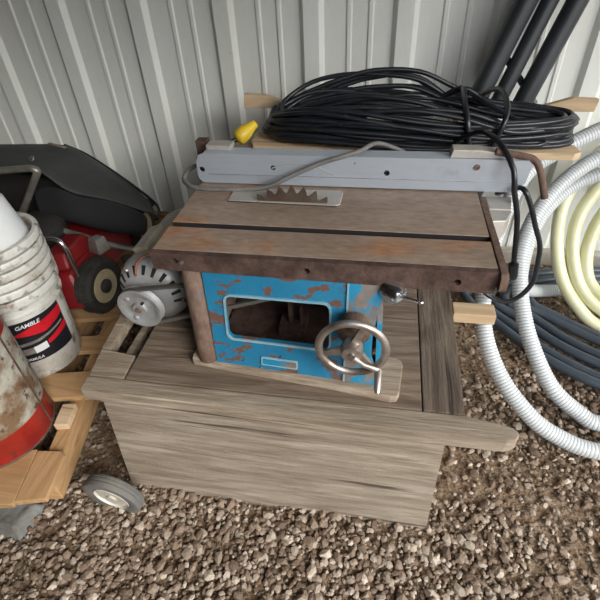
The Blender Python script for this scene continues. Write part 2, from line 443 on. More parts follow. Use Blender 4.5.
# base casting
def yb(z): return .765+(z-.384)*(.822-.765)/(.62-.384)
def base_front():
    outer = [(-.372, .384), (.030, .384), (.006, .45), (.006, .50), (.022, .60), (.022, .6395), (-.392, .6395)]
    win = [(p[0]+(.565-p[1])*.02, p[1]) for p in rrect(-.338, -.094, .458, .565, .014)]
    V, F = prism(outer, 0, .010, [win])
    def w(v): 
        sx = v[0]; return (sx, yb(v[1])-.010+v[2]-.07*(sx+.37)*(1-(v[1]-.384)/.26), v[1])
    rim_o = [(p[0]+(.565-p[1])*.02, p[1]) for p in rrect(-.343, -.089, .453, .570, .018)]
    V2, F2 = prism(rim_o, -.0035, .0005, [win])
    return ([w(v) for v in V], F), ([w(v) for v in V2], F2), w
bf, br, W = base_front()
tags = []
bo = obj('base_front', bf, M['blue'], saw)
obj('window_rim', br, M['rim'], bo)
# worn right-hand third: its own raised panel with a bright crease
pr = prism([(-.052, .386), (.027, .386), (.0035, .45), (.0035, .50), (.0195, .60), (.0195, .638), (-.052, .638)], -.003, -.0005)
obj('worn_panel', ([W(v) for v in pr[0]], pr[1]), M['blue_worn'], bo)
pr = prism([(-.056, .386), (-.052, .386), (-.052, .638), (-.056, .638)], -.005, -.0006)
obj('crease', ([W(v) for v in pr[0]], pr[1]), M['rim'], bo)
# side, back walls
obj('base_side', hexa([(-.405, .80, .384), (-.392, .80, .384), (-.392, 1.2, .384), (-.405, 1.2, .384)], [(-.43, .83, .6395), (-.417, .83, .6395), (-.417, 1.2, .6395), (-.43, 1.2, .6395)]), M['rust_col'], saw)
obj('base_side', hexa([(.018, .765, .384), (.030, .765, .384), (.030, 1.2, .361), (.018, 1.2, .361)], [(.010, .835, .6395), (.022, .835, .6395), (.022, 1.2, .6395), (.010, 1.2, .6395)]), M['blue_worn'], saw)
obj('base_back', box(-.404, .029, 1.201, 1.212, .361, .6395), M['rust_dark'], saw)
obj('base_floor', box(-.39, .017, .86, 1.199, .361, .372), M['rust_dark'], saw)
# rounded rusty corner column
def column():
    V, F = [], []; n = 18; rows = 8
    for j in range(rows+1):
        t = j/rows; z = .384+t*.2555
        cx = -.398-.023*t; cy = yb(z)+.010; rx = .028; ry = .030
        for i in range(n):
            a = 2*PI*i/n; V.append((cx+rx*math.cos(a), cy+ry*math.sin(a), z))
    for j in range(rows):
        for i in range(n): F.append((j*n+i, j*n+(i+1) % n, (j+1)*n+(i+1) % n, (j+1)*n+i))
    F.append(tuple(range(n-1, -1, -1))); F.append(tuple(range(rows*n, rows*n+n)))
    return V, F
obj('corner_column', column(), M['rust_col'], saw, smooth='auto')
# name plate, plain and worn
pr = prism(rrect(-.256, -.165, .396, .418, .003), -.0030, -.0006)
npl = obj('name_plate', ([W(v) for v in pr[0]], pr[1]), M['rim'], bo); npl['label'] = 'small worn maker plate'
pr = prism(rrect(-.252, -.169, .400, .414, .002), -.0040, -.0031)
obj('plate_face', ([W(v) for v in pr[0]], pr[1]), M['blue_worn'], npl)
for x, z in ((-.256, .388), (-.165, .390), (-.205, .424), (-.30, .40)):
    v = W((x, z, -.002)); obj('rivet', lathe([(.003, 0), (.003, .001), (.0005, .002)], v, (0, -1, 0), 8), M['steel'], bo)
# trunnion and guard seen through the window
def arcstrip(cx, cz, r0, r1, a0, a1, y0, y1, n=24):
    P = [(cx+r1*math.cos(math.radians(a0+(a1-a0)*i/n)), cz+r1*math.sin(math.radians(a0+(a1-a0)*i/n))) for i in range(n+1)]
    P += [(cx+r0*math.cos(math.radians(a1-(a1-a0)*i/n)), cz+r0*math.sin(math.radians(a1-(a1-a0)*i/n))) for i in range(n+1)]
    V, F = prism(P, 0, y1-y0)
    return [(v[0], y0+v[2], v[1]) for v in V], F
obj('trunnion', arcstrip(-.19, .80, .232, .262, 228, 312, .835, .850), M['mdark'], saw)
obj('bracket', join(box(-.215, -.205, .90, .93, .372, .47), box(-.24, -.17, .88, .95, .372, .40), box(-.185, -.178, .90, .93, .372, .46)), M['rust_dark'], saw)

# handwheel
hc = Vector((-.035, .690, .535))
hw = obj('handwheel', join(
    (lambda g: g)(lathe([(.0700+.0085*math.cos(2*PI*i/10), .0075*math.sin(2*PI*i/10)) for i in range(10)], hc, (0, -1, 0), 56, close=True)),
    lathe([(.010, .022), (.020, .020), (.024, .006), (.022, -.012), (.012, -.014)], hc, (0, -1, 0), 24)), M['hw'], saw, smooth='auto')
for a in (72, 198, 312):
    d = Vector((math.cos(math.radians(a)), 0, math.sin(math.radians(a)))); s = d.cross(Vector((0, 1, 0)))
    A = hc+d*.020; B = hc+d*.064
    bt = [A-s*.010+Vector((0, -.005, 0)), A+s*.010+Vector((0, -.005, 0)), B+s*.006+Vector((0, -.004, 0)), B-s*.006+Vector((0, -.004, 0))]
    tp_ = [A-s*.010+Vector((0, .008, 0)), A+s*.010+Vector((0, .008, 0)), B+s*.006+Vector((0, .004, 0)), B-s*.006+Vector((0, .004, 0))]
    obj('spoke', hexa(bt, tp_), M['hw'], hw, bevel=.0015)
obj('shaft', cyl(hc+Vector((0, -.026, 0)), hc+Vector((0, .14, .0)), .0085), M['steel'], hw)
obj('collar', lathe([(.034, 0), (.036, .03), (.030, .035), (.022, .05)], hc+Vector((.0, .075, .004)), (0, -1, 0), 24), M['rust_col'], saw, smooth='auto')
he = Vector((.022, .672, .497))
obj('crank_handle', join(sweep([hc+Vector((.004, -.022, -.004)), hc+Vector((.026, -.024, -.020)), he], .0055, 8), lathe([(.006, 0), (.008, .004), (.0075, .045), (.005, .052)], he+Vector((0, .004, 0)), (.02, -.75, -.45), 14)), M['hw'], hw, smooth='auto')

# clamp knob beside the base
kc = Vector((.043, .800, .606))
kn = obj('clamp_knob', join(lathe([(.017, -.022), (.023, -.018), (.0235, .012), (.019, .020), (.006, .022)], kc, (.75, -.62, -.1), 24), box(.0225, .040, .80, .83, .585, .625)), M['chrome'], saw, smooth='auto')
kd = Vector((.080, -.062, -.0)).normalized()
e0 = kc+Vector((.012, -.010, 0)); e1 = Vector((.0985, .765, .611))
obj('knob_bar', join(cyl(e0, e1, .0038, 10), lathe([(.0005, -.006), (.0045, -.004), (.0058, 0), (.0045, .004), (.0005, .006)], e1, (1, 0, 0), 12)), M['chrome'], kn, smooth='auto')

# fence
fy = 1.155
fo = [(.329, .674), (.3545, .700), (.360, .745), (.350, .7575), (-.478, .7575), (-.492, .752), (-.501, .735), (-.503, .690), (-.496, .678), (-.485, .674)]
fholes = [circ(-.488, .712, .008), circ(-.287, .722, .0072), circ(.013, .716, .0075), circ(-.07, .7405, .002, 8)]
fen = obj('fence', join(xf(prism(fo, -.005, 0, fholes), front(fy)), box(-.478, .350, fy+.0055, fy+.040, .753, .7575), box(-.478, .33, fy+.0405, fy+.046, .674, .7575)), M['alu'], saw)
fen['label'] = 'aluminium rip fence'
obj('fence_arc', arcstrip(-.222, .5545, .178, .1815, 58, 112, 1.1543, 1.1552), M['insert'], fen)  # thin arc on the fence face, centred on the blade axis
obj('fence_groove', join(box(-.47, .33, 1.1530, 1.1552, .700, .7006)), M['steel'], fen)
obj('fence_screw', join(lathe([(.008, 0), (.007, .003), (.003, .003), (.0028, .001)], (.232, 1.1548, .738), (0, -1, 0), 14)), M['rust_col'], fen)
obj('fence_block', join(box(-.474, -.405, 1.175, 1.215, .758, .772)), M['insert'], fen, bevel=.002)
obj('rear_clamp', join(box(-.515, -.482, 1.205, 1.235, .672, .772)), M['rust_dark'], fen, bevel=.002)
obj('lever_bracket', xf(prism([(.165, .7578), (.345, .7578), (.335, .768), (.290, .770), (.235, .778), (.170, .778)], -.05, -.012), front(1.150)), M['insert'], fen, bevel=.002)
obj('lever', sweep(catmull([(.270, 1.165, .775), (.330, 1.165, .766), (.362, 1.165, .757), (.380, 1.160, .735), (.395, 1.155, .700), (.408, 1.150, .664)], .006), .0085, 12), M['rust_col'], fen, smooth='auto')
obj('rail_bracket', join(prism([(.2655, 1.085), (.318, 1.085), (.330, 1.150), (.2655, 1.150)], .655, .6635), hexa([(.2655, 1.02, .600), (.290, 1.03, .600), (.318, 1.083, .600), (.2655, 1.083, .600)], [(.2655, 1.03, .660), (.300, 1.035, .660), (.320, 1.083, .660), (.2655, 1.083, .660)])), M['insert'], fen, bevel=.003)

# motor, pulleys, belt
ax = Vector((0, 1, 0)); mc = Vector((-.592, .84, .470))
A = Vector((.06, 1, .03)).normalized()
m0 = mc+A*.045
mo = obj('motor', lathe([(.030, 0), (.070, .004), (.088, .018), (.095, .035), (.098, .05), (.0985, .055), (.0985, .28), (.092, .305), (.068, .325), (.02, .33)], m0, A, 44), M['motor'], saw, smooth='auto')
obj('end_bell', lathe([(.030, -.001), (.072, .002), (.091, .017), (.0985, .036), (.1005, .054), (.0998, .056)], m0, A, 44), M['motor_bell'], mo, smooth='auto')
q = frame_to(A)
vents = []
for i in range(14):
    a = math.radians(-60+i*19)
    d = q.to_3x3() @ Vector((math.cos(a), math.sin(a), 0)); s = q.to_3x3() @ Vector((-math.sin(a), math.cos(a), 0))
    p0 = m0+d*.070+A*.0015; p1 = m0+d*.0905+A*.0165
    off = (-A*.9+d*.6).normalized()*.0012
    vents.append(hexa([p0-s*.004+off, p0+s*.004+off, p1+s*.0055+off, p1-s*.0055+off], [p0-s*.004-off, p0+s*.004-off, p1+s*.0055-off, p1-s*.0055-off]))
obj('vent_slots', join(*vents), M['dark'], mo)
obj('junction_box', xf(join(box(-.022, .022, .07, .19, .0, .018)), Matrix.Translation(m0+Vector((-.028, 0, .090))) @ Matrix.Rotation(-.35, 4, 'Y')), M['motor'], mo, bevel=.008, seg=3)
obj('lead_wire', sweep(catmull([m0+Vector((.03, .07, .100)), m0+Vector((.008, .03, .110)), m0+Vector((-.012, .012, .098)), m0+Vector((-.018, -.002, .066))], .008), .0035, 8), M['wire'], mo, smooth=True)
for a in (-.15, 2.2, 3.9): obj('through_bolt', lathe([(.008, 0), (.008, .006), (.004, .010)], m0+Vector((.088*math.cos(a), .018, .088*math.sin(a))), (0, -1, 0), 8), M['steel'], mo)
pul = obj('motor_pulley', lathe([(.010, .012), (.018, .012), (.020, .004), (.036, .003), (.045, .006), (.050, .010), (.060, .010), (.061, .007), (.052, 0), (.052, -.003), (.061, -.010), (.060, -.013), (.02, -.014)], mc, -A, 48), M['pulley'], saw, smooth='auto')
obj('pulley_shaft', cyl(mc-A*.016, mc+A*.06, .0085), M['rust_col'], pul)
obj('pulley_hole', join(*[cyl(mc-A*.0125+Vector((.021*math.cos(a), 0, .021*math.sin(a)+.004)), mc-A*.0028+Vector((.021*math.cos(a), 0, .021*math.sin(a)+.004)), .0035, 10) for a in (.9,)]), M['dark'], pul)
wb_ = [Vector((.040*math.cos(a), 0, .040*math.sin(a))) for a in (.3, 2.4, 4.2)]
for w in wb_: obj('pulley_boss', lathe([(.009, 0), (.006, .003), (.001, .004)], mc+w-A*.0045, -A, 12), M['pulley'], pul, smooth='auto')
ac = Vector((-.222, .860, .5545))
obj('arbor_pulley', lathe([(.012, .012), (.030, .012), (.031, .008), (.024, 0), (.031, -.008), (.030, -.012), (.012, -.012)], ac, (0, -1, 0), 28), M['pulley'], saw, smooth='auto')
def belt():
    c0, c1 = Vector((mc.x, mc.z)), Vector((ac.x, ac.z)); r0, r1 = .056, .028
    d = c1-c0; L = d.length; th = math.atan2(d.y, d.x); al = math.acos((r0-r1)/L)
    P = []
    for i in range(25):
        a = th+al+(2*PI-2*al)*i/24; P.append((c0.x+r0*math.cos(a), mc.y, c0.y+r0*math.sin(a)))
    for i in range(17):
        a = th-al+2*al*i/16; P.append((c1.x+r1*math.cos(a), ac.y, c1.y+r1*math.sin(a)))
    V, F = [], []
    n = len(P)
    for i, p in enumerate(P):
        c = c0 if i < 25 else c1
        out = Vector((p[0]-c.x, 0, p[2]-c.y)).normalized()
        yy = p[1]
        for dy, dr in ((-.0065, .004), (.0065, .004), (.004, -.004), (-.004, -.004)):
            V.append((p[0]+out.x*dr, yy+dy, p[2]+out.z*dr))
    for i in range(n):
        j = (i+1) % n
        for k in range(4): F.append((i*4+k, i*4+(k+1) % 4, j*4+(k+1) % 4, j*4+k))
    return V, F
obj('drive_belt', belt(), M['belt'], saw)
obj('motor_mount', join(cyl((-.545, .93, .412), (-.45, .93, .435), .011), cyl((-.55, 1.08, .40), (-.43, 1.08, .44), .011), box(-.470, -.434, .90, 1.12, .40, .46),
    lathe([(.014, 0), (.014, .012), (.008, .014), (.008, .022)], (-.492, .918, .452), (.3, -1, 0), 14), lathe([(.012, 0), (.012, .012), (.006, .014)], (-.470, .905, .462), (.3, -1, 0), 14)), M['rust_col'], saw, smooth='auto')
obj('mount_arm', join(cyl((-.478, .90, .462), (-.447, .86, .386), .008), box(-.66, -.50, .93, .96, .3605, .380)), M['rust_dark'], saw)

# saw's grey power cord lying over the fence
gc = catmull([(.20, 1.255, .704), (.10, 1.258, .715), (.03, 1.252, .745), (-.02, 1.225, .767), (-.060, 1.17, .7665), (-.10, 1.146, .762), (-.158, 1.138, .745), (-.238, 1.125, .712), (-.300, 1.115, .685), (-.376, 1.112, .6775), (-.442, 1.108, .6775), (-.505, 1.115, .678), (-.545, 1.150, .682), (-.545, 1.20, .690), (-.530, 1.26, .68), (-.54, 1.30, .62), (-.56, 1.28, .56)], .008)
o = obj('power_cord', sweep(gc, .0062, 8), M['greycord'], loc=(-.3, 1.12, .67), smooth=True)
tag(o, 'grey power cord draped over the fence and across the saw table', 'cord')

# ------------------------------------------------------------------ cord winder boards and extension cord
wd = thing('cord_winder', (.07, 1.45, .672), 'rough wooden frame of two boards holding the big black cord coil', 'cord winder')
obj('front_board', prism([(-.420, 1.432), (-.405, 1.392), (.530, 1.375), (.553, 1.392), (.548, 1.44), (.50, 1.505), (-.42, 1.51)], .6705, .690), M['fresh'], wd, bevel=.002)
obj('rear_board', xf(prism([(-.480, .742), (.628, .738), (.632, .775), (.560, .779), (.470, .752), (.3, .748), (-.30, .750), (-.345, .765), (-.40, .782), (-.475, .788)], -.022, 0), front(1.590)), M['fresh'], wd, bevel=.003)
obj('cross_board', box(-.18, -.10, 1.42, 1.66, .691, .7315), M['fresh'], wd)
obj('cross_board', box(.22, .30, 1.42, 1.66, .691, .7315), M['fresh'], wd)
o = obj('brown_board', box(-.47, .21, 1.285, 1.365, .6705, .690), M['plank_dark'], loc=(-.13, 1.32, .67), bevel=.002)
tag(o, 'dark brown stained board lying between the fence and the cord winder', 'board')

def cord_coil():
    rs = random.Random(11); pts = []
    loops = 34; n = 30
    for L in range(loops):
        f = L/(loops-1)
        lay = (L*7 % loops)/loops                      # stacking order shuffled
        zl = .701+.068*lay
        a = rs.uniform(.425, .465)-.02*lay; b = .075+.030*rs.random()
        cx = .085+rs.uniform(-.012, .012); cy = 1.468+rs.uniform(-.008, .008)
        hump = rs.uniform(0, .066)*lay; hx = rs.uniform(-.08, .04); tilt = rs.uniform(-.035, .010)
        ph = rs.uniform(0, 6.28); sway = rs.uniform(.012, .05)
        for i in range(n):
            t = (i/n)*2*PI+PI/2
            c, s = math.cos(t), math.sin(t)
            x = cx+a*math.copysign(abs(c)**.80, c)
            y = cy+b*math.copysign(abs(s)**.8, s)+.010*math.sin(2.3*t+ph)
            mid = max(0, 1-((x-hx)/.31)**2)
            z = zl+hump*mid+sway*math.sin(1.0*t*2+ph)*mid*.6*(.3+lay)+tilt*(x-cx)*mid*1.6
            if s > 0: z += (.022*mid+.022*lay)*max(0, min(1, 1-(x-.2)/.3, (x+.47)/.22))
            pts.append((x, y, max(z, .6985 if y < 1.52 else .74)))
    return pts
cp = cord_coil()
tail = [(.20, 1.36, .72), (.245, 1.30, .775), (.262, 1.22, .795), (.285, 1.165, .786), (.312, 1.125, .745), (.322, 1.115, .698), (.342, 1.115, .640), (.355, 1.118, .585), (.372, 1.120, .480)]
ec = obj('extension_cord', sweep(catmull(cp+[(.45, 1.40, .72), (.30, 1.37, .715)]+tail, .022), .0072, 7), M['cord'], loc=(.08, 1.45, .69), smooth=True)
tag(ec, 'big bundled coil of black extension cord on the wooden winder above the fence', 'extension cord')
obj('plug', lathe([(.008, 0), (.0135, .004), (.0135, .045), (.010, .052)], (.3715, 1.120, .485), (.06, 0, -.4), 14), M['cord'], ec, smooth='auto')
lp = catmull([(.33, 1.30, .60), (.335, 1.20, .66), (.345, 1.13, .697), (.370, 1.12, .660), (.395, 1.12, .604), (.422, 1.12, .545), (.431, 1.12, .492), (.436, 1.12, .435), (.427, 1.12, .396), (.405, 1.12, .362), (.379, 1.12, .348), (.345, 1.13, .352), (.315, 1.14, .372), (.28, 1.17, .42), (.27, 1.25, .50)], .01)
obj('loose_loop', sweep(lp, .0068, 8), M['cord'], ec, smooth=True)
def strap(x, dx, top):
    return catmull([(x+dx*.2, 1.350, .692), (x+dx*.5, 1.347, .74), (x+dx*.8, 1.352, top-.03), (x+dx, 1.40, top), (x+dx*.9, 1.50, top+.012), (x+dx*.5, 1.60, top-.02), (x, 1.64, .76)], .01)
obj('tie_loop', sweep(strap(.250, -.035, .815), .0080, 8), M['cord'], ec, smooth=True)
obj('tie_loop', sweep(strap(.285, .042, .815), .0078, 8), M['cord'], ec, smooth=True)
kn_ = []
for k in range(3): kn_.append(sweep([(.252+.012*math.cos(t), 1.345+.006*math.sin(t), .708-.006*k+.010*math.sin(t*1.0)) for t in [i*2*PI/12 for i in range(13)]], .0035, 6))
obj('twine_knot', join(*kn_), M['rail'], ec, smooth=True)
cn = obj('connector', lathe([(.010, -.005), (.020, .0), (.024, .006), (.024, .030), (.021, .040), (.015, .062), (.012, .075)], (-.447, 1.375, .716), (.62, .55, .42), 20), M['yellow'], ec, smooth='auto')
cn['label'] = 'yellow plug connector'
obj('connector_tail', sweep(catmull([(-.445, 1.378, .716), (-.475, 1.36, .708), (-.512, 1.33, .700), (-.545, 1.33, .66), (-.56, 1.36, .60)], .01), .0075, 8), M['cord'], cn, smooth=True)

# ------------------------------------------------------------------ hoses on the right
def corrug(pts, r):
    P = catmull(pts, .0023)
    # resample evenly
    out = [P[0]]; acc = 0
    for a, b in zip(P, P[1:]):
        out.append(b)
    rr, k = [], 0
    for i in range(len(out)):
        rr.append(r if i % 4 in (0, 1) else r*.965)
    return sweep(out, rr, 14, mi=lambda i: 1 if i % 4 == 2 else 0)
turnB = [(.70, 1.585, .694), (.658, 1.58, .688), (.544, 1.53, .641), (.443, 1.469, .583), (.372, 1.345, .465), (.337, 1.215, .340), (.341, 1.112, .244), (.382, 1.023, .164), (.45, .953, .098), (.534, .903, .051), (.668, .871, .028), (.86, .90, .05), (1.05, 1.06, .19)]
turnA = [(1.12, 1.30, .40), (.98, 1.52, .60), (.80, 1.585, .63), (.689, 1.575, .603), (.616, 1.545, .565), (.551, 1.497, .516), (.501, 1.439, .462), (.470, 1.378, .404), (.457, 1.317, .347), (.464, 1.235, .27), (.494, 1.144, .184), (.556, 1.047, .093), (.636, .994, .043), (.698, .971, .028), (.85, .985, .04), (1.02, 1.12, .16), (1.10, 1.35, .38)]
turnC = [(1.02, 1.60, .52), (.85, 1.68, .52), (.74, 1.68, .495), (.66, 1.66, .455), (.59, 1.61, .40), (.545, 1.55, .34), (.52, 1.48, .26), (.535, 1.47, .16), (.60, 1.53, .09), (.75, 1.60, .05), (1.0, 1.66, .04)]
ch = obj('corrugated_hose', corrug(turnB+turnA+turnC, .0245), [M['hosew'], M['hoseg']], loc=(.6, 1.2, 0), smooth=True)
tag(ch, 'white corrugated hose looping from the wall down over the gravel right of the crate', 'hose')

yh = []
def ring(pts_): return pts_
y1 = [(1.05, 1.80, .60), (.90, 1.83, .62), (.80, 1.80, .565), (.709, 1.732, .473), (.662, 1.669, .384), (.654, 1.596, .279), (.68, 1.522, .175), (.738, 1.465, .094), (.831, 1.415, .030), (1.0, 1.40, .03), (1.2, 1.47, .12), (1.28, 1.6, .3)]
y2 = [(1.18, 1.74, .48), (1.0, 1.80, .56), (.86, 1.76, .51), (.765, 1.695, .43), (.712, 1.63, .345), (.708, 1.565, .25), (.745, 1.50, .15), (.82, 1.455, .085), (.92, 1.43, .06), (1.08, 1.44, .08), (1.20, 1.52, .20)]
y3 = [(1.15, 1.68, .40), (1.0, 1.74, .48), (.90, 1.715, .45), (.81, 1.66, .38), (.765, 1.60, .30), (.760, 1.55, .215), (.785, 1.505, .150), (.85, 1.465, .115), (.98, 1.45, .10)]
yo = obj('cream_tubing', sweep(catmull(y1+y2+y3, .02), .0225, 14), M['yhose'], loc=(.85, 1.55, 0), smooth=True)
tag(yo, 'coil of smooth cream yellow plastic tubing leaning on the wall at the right edge', 'tubing')

def pe_path():
    pts = []
    rad = [(.76, .020), (.72, .046), (.67, .020), (.62, .044), (.56, .020), (.50, .036)]
    cx, cy = 1.10, 1.75
    for k, (r, z) in enumerate(rad):
        r2, z2 = rad[min(k+1, len(rad)-1)]
        for i in range(24):
            f = i/24; a = 2*PI*f
            s = f*f*(3-2*f)
            R_ = r+(r2-r)*s; zz = z+(z2-z)*s
            x = cx+R_*math.cos(a)*1.0; y = cy+R_*math.sin(a)
            lift = max(0, (y-1.45))*1.0
            # the rear of the coil rises and leans on the wall
            y2_ = y if y < 1.45 else 1.45+(y-1.45)*.25
            pts.append((x, min(y2_, 1.86), zz+(0 if y < 1.45 else (y-1.45)*.05)))
    return pts
pe = obj('polyethylene_pipe', sweep(catmull(pe_path(), .03), .0165, 12), M['pe'], loc=(1.1, 1.5, 0), smooth=True)
tag(pe, 'coil of dark blue-black water pipe on the ground beneath the white and cream hoses', 'pipe coil')

# black pipes leaning on the wall behind the cord
def lean(x0, z0, x1, z1, y0, y1, r, label):
    o = obj('black_pipe', lathe([(r*.8, .0), (r, 0), (r, (Vector((x1, y1, z1))-Vector((x0, y0, z0))).length), (r*.8, (Vector((x1, y1, z1))-Vector((x0, y0, z0))).length)], (x0, y0, z0), Vector((x1, y1, z1))-Vector((x0, y0, z0)), 20), M['blkpipe'], loc=(x0, y0, z0), smooth='auto')
    tag(o, label, 'pipe', 'black pipes leaning on the wall')
for x0, x1, r, lab in ((.050, .385, .034, 'black pipe leaning on the wall, leftmost of those behind the cord coil'),
                       (.135, .455, .026, 'black pipe leaning on the wall, middle of those behind the cord coil'),
                       (.215, .535, .032, 'black pipe leaning on the wall, rightmost of those behind the cord coil')):
    lean(x0, 0.01, x0+(x1-x0)*1.48, 1.40, 1.64, 1.862, r, lab)
o = obj('black_strip', sweep([(.370, 1.795, .86), (.45, 1.79, .77), (.505, 1.785, .704)], .012, 6), M['blkpipe'], loc=(.45, 1.79, .75))
tag(o, 'flat black strip crossing in front of the leaning black pipes', 'strip')

# ------------------------------------------------------------------ pallet
ORIG = Vector((-.776, .468, 0)); ang = math.radians(11.5)
PM = Matrix.Translation(ORIG) @ Matrix.Rotation(ang, 4, 'Z')
pa = thing('pallet', (-.776, .468, 0), 'light pine pallet on the ground under the buckets and the mower', 'pallet')
def pb(x0, x1, y0, y1, z0, z1): return xf(box(x0, x1, y0, y1, z0, z1), PM)
obj('edge_board', xf(prism([(-.078, 0), (0, .004), (.004, .125), (-.010, .140), (-.078, .146)], .112, .130), PM), M['pallety'], pa, bevel=.002)
for x1, y0, y1 in ((-.080, -.006, .150), (.002, .330, .435), (.0, .530, .605), (.0, .70, .80), (.0, .92, 1.02), (.0, 1.14, 1.25)):
    obj('deck_board', pb(-1.1, x1, y0, y1, .112, .130), M['palletx'], pa, bevel=.002)
obj('edge_stringer', pb(-.060, -.014, .06, 1.22, .022, .1115), M['pallety'], pa, bevel=.003)
obj('wood_block', pb(-.062, -.022, .225, .300, .1118, .136), M['fresh'], pa, bevel=.002)
for x0 in (-.19, -.60, -1.1):
    obj('stringer', pb(x0, x0+.045, .07, 1.20, .022, .1115), M['pallety'], pa, bevel=.002)
for y0 in (0.08, .58, 1.12):
    obj('bottom_board', pb(-1.1, -.15, y0, y0+.09, 0.0, .0215), M['palletx'], pa, bevel=.002)

# ------------------------------------------------------------------ buckets
BC = (-1.086, .948)
def bucket_geo(z0, rb=.121, rt=.136, h=.315, lean_=0):
    t = .0014
    return lathe([(rb-.002, z0), (rb, z0+.004), (rt-.006, z0+h-.075), (rt+.002, z0+h-.072), (rt+.003, z0+h-.064), (rt-.006, z0+h-.062), (rt-.005, z0+h-.0225), (rt+.010, z0+h-.0215), (rt+.011, z0+h-.004), (rt+.008, z0+h), (rt-.003, z0+h),
                  (rt-.0055, z0+h-.004), (rb-t-.001, z0+.006), (.001, z0+.005)], (BC[0], BC[1], 0), (0, 0, 1), 64)
names = ['dirty white bucket with a red and black label, lowest of the nested stack',
         'dirty white bucket whose rim is second from the bottom of the stack',
         'dirty white bucket whose rim is third from the bottom of the stack',
         'dirty white bucket whose rim is fourth from the bottom of the stack',
         'dirty white bucket whose rim is fifth from the bottom of the stack',
         'dirty white bucket whose rim is highest in the nested stack']
first = None
for k, lab in enumerate(names):
    z0 = .130+k*.029
    if k == 0:
        g = bucket_geo(0)
        first = obj('bucket', ([(v[0], v[1], v[2]+.130) for v in g[0]], g[1]), M['bucket'], loc=(BC[0], BC[1], .130), smooth='auto'); o = first
    else:
        o = first.copy(); COL.objects.link(o); o.location = (BC[0], BC[1], z0); o.rotation_euler = (0, 0, k*1.3)
    tag(o, lab, 'bucket', 'nested white buckets')
tb = obj('tub', lathe([(.119, 0), (.119, .004), (.096, .12), (.090, .128), (.001, .130)], (BC[0], BC[1], .562), (0, 0, 1), 56), M['tub'], loc=(BC[0], BC[1], .562), smooth='auto')
tag(tb, 'smooth clean white tub sitting in the top of the bucket stack', 'tub')
# label wrapped on the lowest bucket
def onb(a, z, off):
    f = (z-.134)/.236; r = .121+(.130-.121)*max(0, min(1, f))+off
    return (BC[0]+r*math.cos(a), BC[1]+r*math.sin(a), z)
def wrap(poly, off, step=.05):
    """poly in (angle deg, z): densify in angle by slicing into columns"""
    a0 = min(p[0] for p in poly); a1 = max(p[0] for p in poly); n = max(2, int((a1-a0)/4))
    def span(a):
        zs = []
        m = len(poly)
        for i in range(m):
            (x0, z0), (x1, z1) = poly[i], poly[(i+1) % m]
            if abs(x1-x0) < 1e-9:
                if abs(a-x0) < 1e-6: zs += [z0, z1]
            elif min(x0, x1)-1e-9 <= a <= max(x0, x1)+1e-9: zs.append(z0+(z1-z0)*(a-x0)/(x1-x0))
        return min(zs), max(zs)
    V, F = [], []
    for i in range(n+1):
        a = a0+(a1-a0)*i/n; lo, hi = span(a); ar = math.radians(a)
        V += [onb(ar, lo, off), onb(ar, (lo+hi)/2, off), onb(ar, hi, off)]
    for i in range(n):
        for j in range(2): F.append((i*3+j, i*3+3+j, i*3+4+j, i*3+1+j))
    return V, F
def reg(name, poly, off, mat, parent): return obj(name, wrap(poly, off), mat, parent, smooth=True)
lb = reg('label', [(-125, .205), (6, .205), (6, .364), (-125, .364)], .0012, M['lab_black'], first)
lb['label'] = 'red and black printed label'
reg('red_swoosh', [(-72, .318), (-28, .300), (6, .322), (6, .352), (-40, .338)], .0018, M['lab_red'], lb)
reg('red_lower', [(-30, .250), (5, .268), (5, .292), (-30, .266)], .0018, M['lab_red'], lb)
reg('yellow_flare', [(-125, .318), (-70, .312), (-70, .328), (-125, .334)], .0018, M['lab_yellow'], lb)
reg('silver_band', [(-100, .270), (-40, .276), (0, .296), (0, .302), (-40, .286), (-100, .284)], .0022, M['lab_grey'], lb)
reg('grey_field', [(-100, .238), (-50, .238), (-50, .262), (-100, .262)], .0018, M['lab_grey'], lb)
reg('white_patch', [(-50, .236), (-32, .240), (-32, .266), (-50, .262)], .0020, M['lab_white'], lb)
def text_on(name, body, a_c, z, size, mat, parent, ital=.25):
    cu = bpy.data.curves.new(name, 'FONT'); cu.body = body; cu.size = size; cu.shear = ital; cu.align_x = 'CENTER'; cu.offset = size*.02
    t = bpy.data.objects.new(name, cu); COL.objects.link(t)
    dg = bpy.context.evaluated_depsgraph_get(); me = bpy.data.meshes.new_from_object(t.evaluated_get(dg))
    V = [onb(math.radians(a_c)+v.co.x/.135, z+v.co.y, .0026) for v in me.vertices]; F = [tuple(p.vertices) for p in me.polygons]
    bpy.data.objects.remove(t); bpy.data.curves.remove(cu)
    return obj(name, (V, F), mat, parent)
text_on('lettering', 'GAMBLE', -44, .341, .019, M['lab_white'], lb)
text_on('lettering', 'FORMULA', -57, .213, .014, M['lab_white'], lb)

# red pail
RC = (-1.030, .650)
rp = thing('metal_pail', (RC[0], RC[1], .130), 'red metal pail with a scuffed rusty paper label at the left edge of the pallet', 'pail')
obj('pail_body', lathe([(.138, .130), (.141, .134), (.141, .49), (.144, .50), (.140, .502), (.139, .135), (.001, .133)], (RC[0], RC[1], 0), (0, 0, 1), 64), M['redpail'], rp, smooth='auto')
obj('paper_wrap', lathe([(.1418, .222), (.1418, .47)], (RC[0], RC[1], 0), (0, 0, 1), 64), M['scuffed'], rp, smooth='auto')
obj('pail_rim', lathe([(.1405+.0035*math.cos(2*PI*i/8), .132+.004*math.sin(2*PI*i/8)) for i in range(8)], (RC[0], RC[1], 0), (0, 0, 1), 64, close=True), M['rust_dark'], rp, smooth=True)
obj('seam', xf(box(-.003, .003, -.0015, .0015, .14, .49), Matrix.Translation((RC[0]+.1425*math.cos(.25), RC[1]+.1425*math.sin(.25), 0))), M['rust_dark'], rp)

